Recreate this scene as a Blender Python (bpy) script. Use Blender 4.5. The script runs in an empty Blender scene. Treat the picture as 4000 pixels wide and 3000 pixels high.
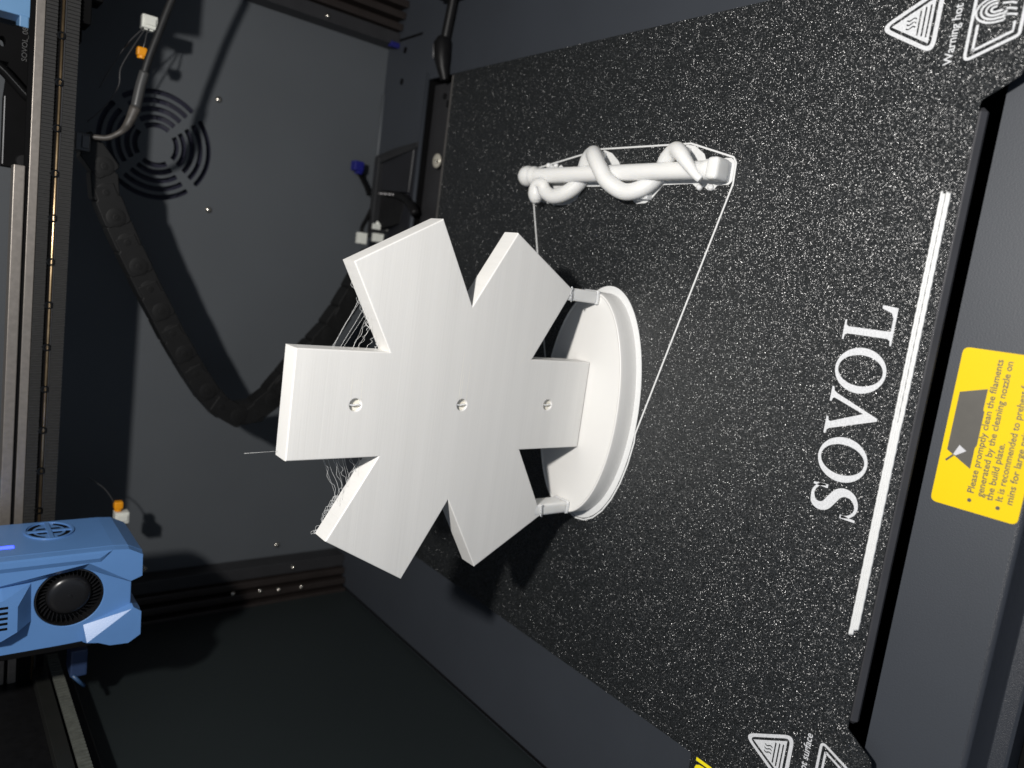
import bpy, bmesh, math, random
from mathutils import Vector, Matrix
random.seed(7)
S = bpy.context.scene
C = S.collection
MM = 0.001                       # everything below is written in millimetres

# ------------------------------------------------------------------ camera
cam_d = bpy.data.cameras.new('camera')
cam = bpy.data.objects.new('camera', cam_d); C.objects.link(cam)
R = ((0.13317128, 0.98149836, 0.13757319), (-0.61544464, 0.19069863, -0.76476266), (-0.77684832, 0.01717574, 0.62945348))
m = Matrix(R).to_4x4(); m.translation = Vector((37.674, -121.341, 300.136)) * MM
cam.matrix_world = m
cam_d.sensor_fit = 'HORIZONTAL'; cam_d.sensor_width = 36.0; cam_d.lens = 2908.147 * 36 / 4000
cam_d.clip_start = 0.01; cam_d.clip_end = 20
cam_d.dof.use_dof = True; cam_d.dof.focus_distance = 0.345; cam_d.dof.aperture_fstop = 8.5
S.camera = cam
S.render.resolution_x = 1024; S.render.resolution_y = 768

# ------------------------------------------------------------------ world and lamp
w = bpy.data.worlds.new('World'); S.world = w; w.use_nodes = True
bg = w.node_tree.nodes['Background']; bg.inputs[0].default_value = (0.66, 0.79, 1.0, 1); bg.inputs[1].default_value = 0.28
ld = bpy.data.lights.new('work_light', 'AREA'); ld.shape = 'DISK'; ld.size = 0.026; ld.energy = 3.55; ld.color = (1.0, 0.965, 0.92)
lo = bpy.data.objects.new('work_light', ld); C.objects.link(lo)
lo.location = Vector((128, -55, 482)) * MM
lo.rotation_euler = (Vector((20, 60, 0)) * MM - lo.location).to_track_quat('-Z', 'Y').to_euler()
S.view_settings.view_transform = 'Standard'; S.view_settings.look = 'None'
S.view_settings.exposure = 0.0; S.view_settings.gamma = 1.0

# ------------------------------------------------------------------ materials
def new_mat(name):
    M = bpy.data.materials.new(name); M.use_nodes = True
    nt = M.node_tree; return M, nt, nt.nodes['Principled BSDF'], nt.links
def nd(nt, t, **k):
    n = nt.nodes.new(t)
    for a, b in k.items():
        if a in n.inputs.keys(): n.inputs[a].default_value = b
        else: setattr(n, a, b)
    return n
def coords(nt, scale=(1, 1, 1), loc=(0, 0, 0)):
    g = nt.nodes.new('ShaderNodeNewGeometry')
    mp = nt.nodes.new('ShaderNodeMapping'); mp.inputs['Scale'].default_value = scale; mp.inputs['Location'].default_value = loc
    nt.links.new(g.outputs['Position'], mp.inputs['Vector']); return mp.outputs['Vector']
def plain(name, col, rough=0.5, metal=0.0, var=0.12, nscale=60, bump=0.0, bscale=900, spec=0.5, bdist=0.0002, coat=0.0):
    M, nt, b, L = new_mat(name)
    n = nd(nt, 'ShaderNodeTexNoise'); n.inputs['Scale'].default_value = nscale; n.inputs['Detail'].default_value = 4
    L.new(coords(nt), n.inputs['Vector'])
    r = nt.nodes.new('ShaderNodeValToRGB')
    r.color_ramp.elements[0].position = .3; r.color_ramp.elements[1].position = .7
    r.color_ramp.elements[0].color = tuple(c * (1 - var) for c in col) + (1,)
    r.color_ramp.elements[1].color = tuple(min(1, c * (1 + var)) for c in col) + (1,)
    L.new(n.outputs['Fac'], r.inputs['Fac']); L.new(r.outputs['Color'], b.inputs['Base Color'])
    b.inputs['Roughness'].default_value = rough; b.inputs['Metallic'].default_value = metal
    b.inputs['Specular IOR Level'].default_value = spec
    if coat: b.inputs['Coat Weight'].default_value = coat
    if bump:
        n2 = nd(nt, 'ShaderNodeTexNoise'); n2.inputs['Scale'].default_value = bscale; n2.inputs['Detail'].default_value = 2
        L.new(coords(nt), n2.inputs['Vector'])
        bp = nt.nodes.new('ShaderNodeBump'); bp.inputs['Strength'].default_value = bump; bp.inputs['Distance'].default_value = bdist
        L.new(n2.outputs['Fac'], bp.inputs['Height']); L.new(bp.outputs['Normal'], b.inputs['Normal'])
    return M
def emis(name, col, st):
    M, nt, b, L = new_mat(name)
    b.inputs['Base Color'].default_value = (*col, 1); b.inputs['Emission Color'].default_value = (*col, 1); b.inputs['Emission Strength'].default_value = st
    return M

def pla(name, col, layers=True):
    """white printed plastic with fine layer lines along X"""
    M, nt, b, L = new_mat(name)
    b.inputs['Roughness'].default_value = 0.42; b.inputs['Specular IOR Level'].default_value = 0.4
    b.inputs['Subsurface Weight'].default_value = 0.12 if layers else .8; b.inputs['Subsurface Radius'].default_value = (1, .95, .85); b.inputs['Subsurface Scale'].default_value = 0.0015 if layers else .004
    n = nt.nodes.new('ShaderNodeTexNoise'); n.inputs['Scale'].default_value = 1; n.inputs['Detail'].default_value = 5; n.inputs['Roughness'].default_value = .75
    L.new(coords(nt, (6, 6, 1100)), n.inputs['Vector'])
    n3 = nt.nodes.new('ShaderNodeTexNoise'); n3.inputs['Scale'].default_value = 1; n3.inputs['Detail'].default_value = 2
    L.new(coords(nt, (9, 9, 160)), n3.inputs['Vector'])
    mx = nt.nodes.new('ShaderNodeMath'); mx.operation = 'ADD'
    L.new(n.outputs['Fac'], mx.inputs[0]); L.new(n3.outputs['Fac'], mx.inputs[1])
    r = nt.nodes.new('ShaderNodeValToRGB')
    r.color_ramp.elements[0].position = .3; r.color_ramp.elements[1].position = .7
    r.color_ramp.elements[0].color = tuple(c * (.93 if layers else .98) for c in col) + (1,)
    r.color_ramp.elements[1].color = tuple(min(1, c * 1.02) for c in col) + (1,)
    n4 = nt.nodes.new('ShaderNodeTexNoise'); n4.inputs['Scale'].default_value = 1; n4.inputs['Detail'].default_value = 1
    L.new(coords(nt, (14, 14, 2300)), n4.inputs['Vector'])
    st = nt.nodes.new('ShaderNodeMapRange'); st.inputs['From Min'].default_value = .22; st.inputs['From Max'].default_value = .40; st.inputs['To Min'].default_value = -.30; st.inputs['To Max'].default_value = 0
    L.new(n4.outputs['Fac'], st.inputs['Value'])
    m2 = nt.nodes.new('ShaderNodeMath'); m2.operation = 'ADD'; L.new(mx.outputs[0], m2.inputs[0]); L.new(st.outputs['Result'], m2.inputs[1])
    hf = nt.nodes.new('ShaderNodeMath'); hf.operation = 'MULTIPLY'; hf.inputs[1].default_value = .5
    L.new(m2.outputs[0], hf.inputs[0]); L.new(hf.outputs[0], r.inputs['Fac']); L.new(r.outputs['Color'], b.inputs['Base Color'])
    bp = nt.nodes.new('ShaderNodeBump'); bp.inputs['Strength'].default_value = .35 if layers else .15; bp.inputs['Distance'].default_value = .00022
    L.new(n.outputs['Fac'], bp.inputs['Height']); L.new(bp.outputs['Normal'], b.inputs['Normal'])
    return M

def pei():
    """black textured spring-steel sheet: tiny facets tilted at random, so that single grains glint"""
    M, nt, b, L = new_mat('textured_black_sheet')
    pos = coords(nt)
    def facets(scale, tilt, off, gate=None):
        mp = nt.nodes.new('ShaderNodeMapping'); mp.inputs['Location'].default_value = (off, off, 0); L.new(pos, mp.inputs['Vector'])
        v = nt.nodes.new('ShaderNodeTexVoronoi'); v.feature = 'F1'; v.inputs['Scale'].default_value = scale; v.voronoi_dimensions = '2D'
        L.new(mp.outputs['Vector'], v.inputs['Vector'])
        c = nt.nodes.new('ShaderNodeVectorMath'); c.operation = 'MULTIPLY_ADD'
        c.inputs[1].default_value = (2, 2, 0); c.inputs[2].default_value = (-1, -1, 0); L.new(v.outputs['Color'], c.inputs[0])
        ab = nt.nodes.new('ShaderNodeVectorMath'); ab.operation = 'ABSOLUTE'; L.new(c.outputs[0], ab.inputs[0])
        q = nt.nodes.new('ShaderNodeVectorMath'); q.operation = 'MULTIPLY'; L.new(c.outputs[0], q.inputs[0]); L.new(ab.outputs[0], q.inputs[1])
        t = nt.nodes.new('ShaderNodeVectorMath'); t.operation = 'SCALE'; t.inputs['Scale'].default_value = tilt; L.new(q.outputs[0], t.inputs[0])
        if gate is None: return t.outputs[0], v
        sc = nt.nodes.new('ShaderNodeSeparateColor'); L.new(v.outputs['Color'], sc.inputs['Color'])
        gt = nt.nodes.new('ShaderNodeMath'); gt.operation = 'GREATER_THAN'; gt.inputs[1].default_value = gate; L.new(sc.outputs['Blue'], gt.inputs[0])
        t2 = nt.nodes.new('ShaderNodeVectorMath'); t2.operation = 'SCALE'; L.new(t.outputs[0], t2.inputs[0]); L.new(gt.outputs[0], t2.inputs['Scale'])
        return t2.outputs[0], v
    f1, v1 = facets(3000, .56, 0.0); f2, v2 = facets(1900, .16, 3.3); f3, v3 = facets(2700, .95, 7.7, .66)
    n = nt.nodes.new('ShaderNodeTexNoise'); n.inputs['Scale'].default_value = 1700; n.inputs['Detail'].default_value = 2
    L.new(pos, n.inputs['Vector'])
    bp = nt.nodes.new('ShaderNodeBump'); bp.inputs['Strength'].default_value = .5; bp.inputs['Distance'].default_value = .0003
    L.new(n.outputs['Fac'], bp.inputs['Height'])
    a1 = nt.nodes.new('ShaderNodeVectorMath'); a1.operation = 'ADD'; L.new(f1, a1.inputs[0]); L.new(f2, a1.inputs[1])
    a0 = nt.nodes.new('ShaderNodeVectorMath'); a0.operation = 'ADD'; L.new(a1.outputs[0], a0.inputs[0]); L.new(f3, a0.inputs[1])
    a2 = nt.nodes.new('ShaderNodeVectorMath'); a2.operation = 'ADD'; L.new(a0.outputs[0], a2.inputs[0]); L.new(bp.outputs['Normal'], a2.inputs[1])
    nm = nt.nodes.new('ShaderNodeVectorMath'); nm.operation = 'NORMALIZE'; L.new(a2.outputs[0], nm.inputs[0])
    L.new(nm.outputs[0], b.inputs['Normal'])
    b.inputs['Base Color'].default_value = (.015, .0165, .0175, 1)
    sp = nt.nodes.new('ShaderNodeSeparateColor'); L.new(v1.outputs['Color'], sp.inputs['Color'])
    r = nt.nodes.new('ShaderNodeMapRange'); r.inputs['To Min'].default_value = .19; r.inputs['To Max'].default_value = .34
    L.new(sp.outputs['Blue'], r.inputs['Value']); L.new(r.outputs['Result'], b.inputs['Roughness'])
    b.inputs['Specular IOR Level'].default_value = .75
    return M

M_pla = pla('white_print', (.698, .690, .668))
M_pla2 = pla('white_print_flat', (.72, .72, .705), False)
M_pei = pei()
M_deck = plain('dark_grey_powder_coat', (.034, .039, .048), .52, var=.05, bump=.25, bscale=1500, nscale=20)
M_front = plain('dark_grey_front_coat', (.028, .031, .038), .40, var=.08, bump=.9, bscale=2600, nscale=20)
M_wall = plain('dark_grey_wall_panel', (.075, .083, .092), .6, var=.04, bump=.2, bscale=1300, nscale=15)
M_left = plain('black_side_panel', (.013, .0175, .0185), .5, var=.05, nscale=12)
M_black = plain('black_plastic', (.006, .006, .0065), .45, var=.2, nscale=200, spec=.25)
M_matte = plain('matte_black', (.003, .003, .0033), .8, var=.2, spec=.1)
M_belt = plain('black_rubber_belt', (.016, .0157, .0152), .7, var=.25, nscale=700)
M_alu = plain('grey_anodised_aluminium', (.25, .225, .20), .42, .6, var=.10, nscale=400, bump=.1, bscale=2500)
M_alud = plain('dark_anodised_aluminium', (.04, .04, .043), .45, .4, var=.1)
M_brass = plain('greased_steel', (.62, .44, .25), .3, .95, var=.3, nscale=120)
M_screw = plain('screw_metal', (.75, .70, .62), .2, 1.0, var=.1)
M_blue = plain('blue_plastic', (.105, .235, .50), .32, var=.04, nscale=40, bump=.08, bscale=1600)
M_bluelt = plain('light_blue_plastic', (.16, .34, .60), .4, var=.04)
M_dkblue = plain('royal_blue_plastic', (.007, .009, .15), .5, var=.1)
M_thin = plain('white_print_thin', (.66, .665, .66), .45, var=.03, nscale=900)
M_print = plain('white_screen_print', (.57, .58, .595), .6, var=.16, nscale=1500, bump=.6, bscale=1800)
M_yel = plain('yellow_sticker', (.74, .52, .001), .5, spec=.2, var=.02, nscale=30)
M_ink = plain('grey_ink', (.075, .07, .06), .5, var=.06, nscale=200)
M_ink2 = plain('silver_ink', (.52, .52, .54), .5, var=.06, nscale=200)
M_yel2 = plain('yellow_print', (.9, .75, .01), .5, var=.02)
M_nyl = plain('white_nylon', (.75, .76, .70), .45, var=.05)
M_org = plain('orange_plastic', (.85, .33, .005), .45, var=.08)
M_cable = plain('grey_black_cable', (.014, .014, .0145), .5, var=.15, nscale=300)
M_sleeve = plain('heat_shrink', (.05, .05, .05), .4, var=.1)
M_tape = plain('brown_grey_tape', (.06, .054, .048), .5, var=.35, nscale=350)
M_pearl = plain('pale_metal_button', (.55, .52, .44), .28, .3, var=.05)
M_fan = plain('fan_black', (.010, .010, .011), .28, var=.1)
M_fan2 = plain('fan_blue_black', (.006, .006, .022), .6, var=.2)
M_led = emis('blue_led', (.03, .05, 1.0), 5.0)
M_chain = plain('drag_chain_black', (.007, .007, .007), .5, var=.15, nscale=150, spec=.25)
M_rib = plain('ribbed_grey', (.085, .09, .078), .6, var=.2, nscale=300)

# ------------------------------------------------------------------ helpers
def children_of(o): return [c for c in o.children]
def link(name, me, parent=None, mat=None):
    o = bpy.data.objects.new(name, me); C.objects.link(o)
    if mat is not None and me is not None and not me.materials: me.materials.append(mat)
    if parent is not None:
        o.parent = parent
        o.matrix_parent_inverse = parent.matrix_basis.inverted()
    return o
def finish(name, bm, mat, parent=None, smooth=False, loc=None):
    bmesh.ops.scale(bm, vec=(MM, MM, MM), verts=bm.verts)
    me = bpy.data.meshes.new(name); bm.to_mesh(me); bm.free()
    for p in me.polygons: p.use_smooth = False
    if smooth:
        for p in me.polygons: p.use_smooth = True
        if smooth == 'auto':
            me.set_sharp_from_angle(angle=math.radians(35))
    return link(name, me, parent, mat)
def tag(o, label=None, cat=None, group=None, kind=None):
    if label: o['label'] = label
    if cat: o['category'] = cat
    if group: o['group'] = group
    if kind: o['kind'] = kind
    return o
def thing(name, label, cat, loc=(0, 0, 0), group=None):
    o = bpy.data.objects.new(name, None); C.objects.link(o); o.location = Vector(loc) * MM; o.empty_display_size = .01
    return tag(o, label, cat, group)
def box(bm, x0, x1, y0, y1, z0, z1, bev=0.0, seg=2):
    r = bmesh.ops.create_cube(bm, size=1.0)
    vs = r['verts']
    for v in vs:
        v.co = Vector(((x0 + x1) / 2 + v.co.x * (x1 - x0), (y0 + y1) / 2 + v.co.y * (y1 - y0), (z0 + z1) / 2 + v.co.z * (z1 - z0)))
    if bev:
        es = list({e for v in vs for e in v.link_edges})
        bmesh.ops.bevel(bm, geom=es, offset=bev, segments=seg, affect='EDGES', profile=.6)
def bxo(name, dims, mat, parent=None, bev=0.3):
    bm = bmesh.new(); box(bm, *dims, bev=bev); return finish(name, bm, mat, parent)
def tube(bm, pts, r, n=10, cap=True, radii=None, up=(0, 0, 1), flat=None):
    """swept circle (flat=(w,h) gives an ellipse); pts list of 3-tuples"""
    P = [Vector(p) for p in pts]; rings = []; N = len(P)
    prev = None
    for i, p in enumerate(P):
        t = (P[min(i + 1, N - 1)] - P[max(i - 1, 0)]).normalized()
        if prev is None:
            a = Vector(up).cross(t)
            if a.length < 1e-4: a = Vector((1, 0, 0)).cross(t)
            a.normalize()
        else:
            a = (prev - t * prev.dot(t)).normalized()
        prev = a; b = t.cross(a)
        rr = radii[i] if radii else r
        ring = []
        for k in range(n):
            an = 2 * math.pi * k / n
            ca, sa = math.cos(an), math.sin(an)
            if flat: q = p + a * ca * flat[0] + b * sa * flat[1]
            else: q = p + a * ca * rr + b * sa * rr
            ring.append(bm.verts.new(q))
        rings.append(ring)
    for i in range(N - 1):
        for k in range(n):
            bm.faces.new((rings[i][k], rings[i][(k + 1) % n], rings[i + 1][(k + 1) % n], rings[i + 1][k]))
    if cap:
        bm.faces.new(rings[0][::-1]); bm.faces.new(rings[-1])
def spline(pts, per=8):
    """Catmull-Rom through pts"""
    P = [Vector(p) for p in pts]; P = [P[0] * 2 - P[1]] + P + [P[-1] * 2 - P[-2]]; out = []
    for i in range(1, len(P) - 2):
        a, b, c, d = P[i - 1], P[i], P[i + 1], P[i + 2]
        for k in range(per):
            t = k / per
            out.append(.5 * ((2 * b) + (c - a) * t + (2 * a - 5 * b + 4 * c - d) * t * t + (3 * b - a - 3 * c + d) * t ** 3))
    out.append(P[-2]); return out
def cyl(bm, p0, p1, r, n=16, r2=None):
    tube(bm, [p0, p1], r, n, radii=[r, r if r2 is None else r2])
def lathe(bm, prof, axis='Y', o=(0, 0, 0), n=28, sx=1.0):
    """prof: (radius, distance along axis)"""
    rings = []
    for r, h in prof:
        ring = []
        for k in range(n):
            a = 2 * math.pi * k / n; c, s = math.cos(a) * r, math.sin(a) * r
            if axis == 'Y': q = (c, h, s)
            elif axis == 'X': q = (h, c, s)
            else: q = (c, s, h)
            ring.append(bm.verts.new(Vector(o) + Vector(q)))
        rings.append(ring)
    for i in range(len(rings) - 1):
        for k in range(n):
            bm.faces.new((rings[i][k], rings[i][(k + 1) % n], rings[i + 1][(k + 1) % n], rings[i + 1][k]))
    bm.faces.new(rings[0][::-1]); bm.faces.new(rings[-1])
    bmesh.ops.recalc_face_normals(bm, faces=bm.faces)
def solid(contours, depth, bevel=0.0, plane='XY', at=0.0, res=2):
    """filled polygon with holes, extruded; XY: top face at z=at+depth; XZ: from y=at to y=at+depth; YZ: x from at to at+depth"""
    cu = bpy.data.curves.new('tmp', 'CURVE'); cu.dimensions = '2D'; cu.fill_mode = 'BOTH'
    cu.extrude = max(depth / 2 - bevel, 0); cu.bevel_depth = bevel; cu.bevel_resolution = res; cu.offset = -bevel
    for ct in contours:
        s = cu.splines.new('POLY'); s.points.add(len(ct) - 1); s.use_cyclic_u = True
        for p, q in zip(s.points, ct): p.co = (q[0], q[1], 0, 1)
    return curve_bm(cu, plane, at + depth / 2)
def curve_bm(cu, plane, mid):
    o = bpy.data.objects.new('tmp', cu); C.objects.link(o)
    dg = bpy.context.evaluated_depsgraph_get(); dg.update()
    me = bpy.data.meshes.new_from_object(o.evaluated_get(dg))
    bm = bmesh.new(); bm.from_mesh(me)
    bpy.data.objects.remove(o); bpy.data.curves.remove(cu); bpy.data.meshes.remove(me)
    for v in bm.verts:
        x, y, z = v.co
        v.co = (x, y, z + mid) if plane == 'XY' else ((x, mid - z, y) if plane == 'XZ' else (mid + z, x, y))
    bmesh.ops.remove_doubles(bm, verts=bm.verts, dist=1e-4)
    bmesh.ops.recalc_face_normals(bm, faces=bm.faces)
    return bm
def text_bm(txt, size, depth, plane, at, pos, align='LEFT', shear=0, width=None, rot=0, weight=0):
    cu = bpy.data.curves.new('tmp', 'FONT'); cu.body = txt; cu.size = size; cu.extrude = depth / 2; cu.align_x = align; cu.shear = shear; cu.resolution_u = 3; cu.offset = weight
    bm = curve_bm(cu, 'XY', 0)
    if width:
        xs = [v.co.x for v in bm.verts]; k = width / (max(xs) - min(xs))
        for v in bm.verts: v.co.x *= k
    c, s = math.cos(rot), math.sin(rot)
    for v in bm.verts:
        x, y, z = v.co; x, y = x * c - y * s + pos[0], x * s + y * c + pos[1]
        v.co = (x, y, at + depth / 2 + z) if plane == 'XY' else ((x, at + depth / 2 - z, y) if plane == 'XZ' else (at + depth / 2 + z, x, y))
    return bm
def ell(cx, cy, a, b, n=72, a0=0.0, a1=2 * math.pi, closed=True):
    m_ = n if closed else n - 1
    return [(cx + a * math.cos(a0 + (a1 - a0) * k / m_), cy + b * math.sin(a0 + (a1 - a0) * k / m_)) for k in range(n)]
def strip(path, wid, closed=False):
    """outline polygon of a stroked 2D path"""
    n = len(path); L = []; Rr = []
    for i, p in enumerate(path):
        if closed: a, b = path[i - 1], path[(i + 1) % n]
        else: a, b = path[max(i - 1, 0)], path[min(i + 1, n - 1)]
        dx, dy = b[0] - a[0], b[1] - a[1]; l = math.hypot(dx, dy) or 1
        nx, ny = -dy / l, dx / l
        w_ = wid[i] if isinstance(wid, (list, tuple)) else wid
        L.append((p[0] + nx * w_ / 2, p[1] + ny * w_ / 2)); Rr.append((p[0] - nx * w_ / 2, p[1] - ny * w_ / 2))
    return [L, Rr] if closed else [L + Rr[::-1]]
def rpoly(pts, r, seg=5):
    """polygon with rounded corners"""
    out = []; n = len(pts)
    for i in range(n):
        p = Vector(pts[i]).to_2d(); a = (Vector(pts[i - 1]).to_2d() - p); b = (Vector(pts[(i + 1) % n]).to_2d() - p)
        la, lb = a.length, b.length; a.normalize(); b.normalize()
        rr = r[i] if isinstance(r, (list, tuple)) else r
        ang = a.angle(b); t = min(rr / math.tan(ang / 2) if rr else 0, la * .45, lb * .45)
        if t <= 1e-6: out.append(tuple(p)); continue
        p0, p1 = p + a * t, p + b * t
        for k in range(seg + 1):
            u = k / seg; q = p0 * (1 - u) ** 2 + p * 2 * u * (1 - u) + p1 * u * u; out.append((q.x, q.y))
    return out
def frustum(bm, top, base, ytop, ybase):
    """two matching XZ outlines at depths ytop (nearer) and ybase"""
    a = [bm.verts.new((x, ytop, z)) for x, z in top]; b = [bm.verts.new((x, ybase, z)) for x, z in base]
    n = len(a); bm.faces.new(a)
    for i in range(n): bm.faces.new((a[i], a[(i + 1) % n], b[(i + 1) % n], b[i]))
    bmesh.ops.recalc_face_normals(bm, faces=bm.faces)

# ================================================================== SETTING
DZ = -8.0
# deck: sheet with an opening for the bed, rounded front edge folding down to a ledge
M_deckf = M_front
deck = finish('deck', solid([[(-256, -38.5), (256, -38.5), (256, 474), (-256, 474)],
       [(-181, -5), (-181, 404), (181, 404), (181, -5)]], 2.0, 0, 'XY', DZ - 2), M_deck)
tag(deck, kind='structure')
bm = bmesh.new()
prof = [(-38.5, DZ)] + [(-38.5 - 2 * math.sin(a), DZ - 2 + 2 * math.cos(a)) for a in [math.pi / 2 * k / 6 for k in range(1, 7)]] + \
       [(-40.5, -30.5), (-41.2, -31.7), (-42.2, -32), (-46.2, -32), (-47.2, -33), (-47.2, -75)]
ra = [bm.verts.new((-300, y, z)) for y, z in prof]; rb = [bm.verts.new((300, y, z)) for y, z in prof]
for i in range(len(prof) - 1): bm.faces.new((ra[i], rb[i], rb[i + 1], ra[i + 1]))
lip = finish('deck_front_edge', bm, M_front, deck, smooth='auto')
bm = bmesh.new(); box(bm, -260, 260, -5.2, -5.0, -40, DZ - 2.01)
box(bm, -182, 182, -5, 405, -42, -40)
box(bm, -182, -181.2, -5, 405, -40, DZ - 2.01); box(bm, 181.2, 182, -5, 405, -40, DZ - 2.01); box(bm, -182, 182, 404.2, 405, -40, DZ - 2.01)
finish('bed_well', bm, M_matte, deck)
# bevel strip behind the bed (bright folded edge) and at the wall
bm = bmesh.new(); tube(bm, [(-181, 404.6, DZ - 0.2), (186, 404.6, DZ - .2)], 1.7, 10); finish('folded_edge', bm, M_deck, deck, True)
bm = bmesh.new(); tube(bm, [(102, 472.6, DZ + .4), (176, 472.6, DZ + .4)], 1.7, 10); finish('seam_edge', bm, M_wall, deck, True)
for k, (x, y, l) in enumerate(((208.8, 445.1, 0), (184.1, 445.3, 0))):
    bm = bmesh.new(); lathe(bm, [(2.6, 0), (2.6, .25), (1.8, .25)], 'Z', (x, y, DZ), 18); finish('deck_hole', bm, M_matte, deck)
bxo('deck_slot', (216.8, 218.8, 420, 464, DZ - .1, DZ + .2), M_matte, deck, 0)
# thin seam line along the left side of the deck
bxo('deck_seam', (-254.6, -253.2, -38, 470, DZ, DZ + 1.2), M_matte, deck, 0.2)

# back wall with a cut-out fan grille
GX, GZ = 98.1, 166.0
cont = [[(-330, -40), (330, -40), (330, 520), (-330, 520)]]
for r in (13.8, 18.9, 24.6, 30.4, 36.3):
    gap = 4.2 / r / 2 + .035
    for q in range(4):
        a0 = math.radians(45 + 90 * q) + gap; a1 = math.radians(135 + 90 * q) - gap
        n = 16; hw = 1.75
        arc = [(GX + r * math.cos(a0 + (a1 - a0) * k / n), GZ + r * math.sin(a0 + (a1 - a0) * k / n)) for k in range(n + 1)]
        ol = strip(arc, hw * 2)[0]
        cont.append(rpoly(ol, [hw * .9 if i in (0, n, n + 1, 2 * n + 1) else 0 for i in range(len(ol))], 4))
wall = finish('back_wall', solid(cont, 1.5, 0, 'XZ', 474), M_wall); tag(wall, kind='structure')
bm = bmesh.new()
box(bm, GX - 40, GX + 40, 480, 482, GZ - 40, GZ + 40)
for k in range(7):
    a = 2 * math.pi * k / 7; ca, sa = math.cos(a), math.sin(a); cb, sb = math.cos(a + .7), math.sin(a + .7)
    vs = [bm.verts.new((GX + 15 * ca, 478.2, GZ + 15 * sa)), bm.verts.new((GX + 37 * ca, 477.5, GZ + 37 * sa)), bm.verts.new((GX + 37 * cb, 479.6, GZ + 37 * sb)), bm.verts.new((GX + 15 * cb, 479.6, GZ + 15 * sb))]
    bm.faces.new(vs)
finish('exhaust_fan', bm, M_fan2, wall)
def screw_bm(o, axis='Y', r=2.3, sgn=-1):
    bm = bmesh.new()
    lathe(bm, [(r, 0), (r, .5 * sgn), (r * .92, 1.1 * sgn), (r * .6, 1.7 * sgn), (r * .25, 1.9 * sgn)], axis, o, 16); return bm
for x, z in ((139.6, 125.7), (58.8, 126.9), (-216.3, 48.7), (221.3, 49.4)):
    finish('screw', screw_bm((x, 474, z)), M_screw, wall, True)
# side panels
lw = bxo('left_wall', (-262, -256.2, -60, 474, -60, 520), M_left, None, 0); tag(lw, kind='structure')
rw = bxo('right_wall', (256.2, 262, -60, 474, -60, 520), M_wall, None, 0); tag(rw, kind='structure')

# corner posts (vertical extrusions)
def post(x0, x1, label, screws):
    t = thing('corner_post', label, 'frame post', ((x0 + x1) / 2, 460, DZ), 'corner posts beside the back wall')
    s = 1 if x0 > 0 else -1
    inner = x0 if s > 0 else x1
    bm = bmesh.new()
    box(bm, min(inner, inner + s * 10), max(inner, inner + s * 10), 456, 473.6, DZ + .1, 500, .5)
    finish('flange', bm, M_alud, t)
    bm = bmesh.new()
    for k in range(3):
        a = inner + s * (11 + k * 8.4); b = a + s * 5.5
        box(bm, min(a, b), max(a, b), 452 - 3 * k, 473.6, DZ + .1, 500, .8)
    a = inner + s * 10; b = inner + s * 33
    box(bm, min(a, b), max(a, b), 462, 473.7, DZ + .1, 500)
    finish('rail', bm, plain('post_rail_brown', (.030, .024, .022), .42, .3), t)
    for (x, y, z) in screws: finish('screw', screw_bm((x, y, z), r=1.9), M_screw, t, True)
    return t
post(213.5, 240, 'dark ribbed corner post at the right end of the back wall, with one silver screw', [(217.3, 456, 55.5)])
post(-240, -226, 'dark ribbed corner post in the left back corner, with a row of screws', [(-243.2, 449, 92.5), (-244.6, 449, 70), (-246, 449, 54), (-247, 449, 34), (-231, 456, 40)])

# ================================================================== BUILD PLATE
plate = thing('build_plate', 'black textured build plate with white lettering and hot surface warnings', 'build plate', (0, 177.5, 0))
out = [(-177.5, 355), (-177.5, 68.5), (-196, 68.5), (-196, 30), (-177.5, 28), (-177.5, -9), (-174, -12.5), (-137, -12.5), (-131.5, -11.2), (-124, 0),
       (124, 0), (131.5, -11.2), (137, -12.5), (174, -12.5), (177.5, -9), (177.5, 355)]
rr = [1.5, .5, 3, 3, 2, 2, 2, 3, 3, 2, 2, 3, 3, 2, 2, 1.5]
finish('sheet', solid([rpoly(out[::-1], rr[::-1], 4)], .6, 0, 'XY', -.6), M_pei, plate)
bm = bmesh.new(); box(bm, -122, 122, -2.3, 20, -5.2, -.64, 1.6, 1); box(bm, -176.8, 176.8, 2.5, 354.6, -4.2, -.66, .7, 3); finish('bed_slab', bm, plain('anodised_bed', (.05, .05, .055), .4, .3), plate)
PZ, PD = .02, .05                       # print sits just on the sheet
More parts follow.
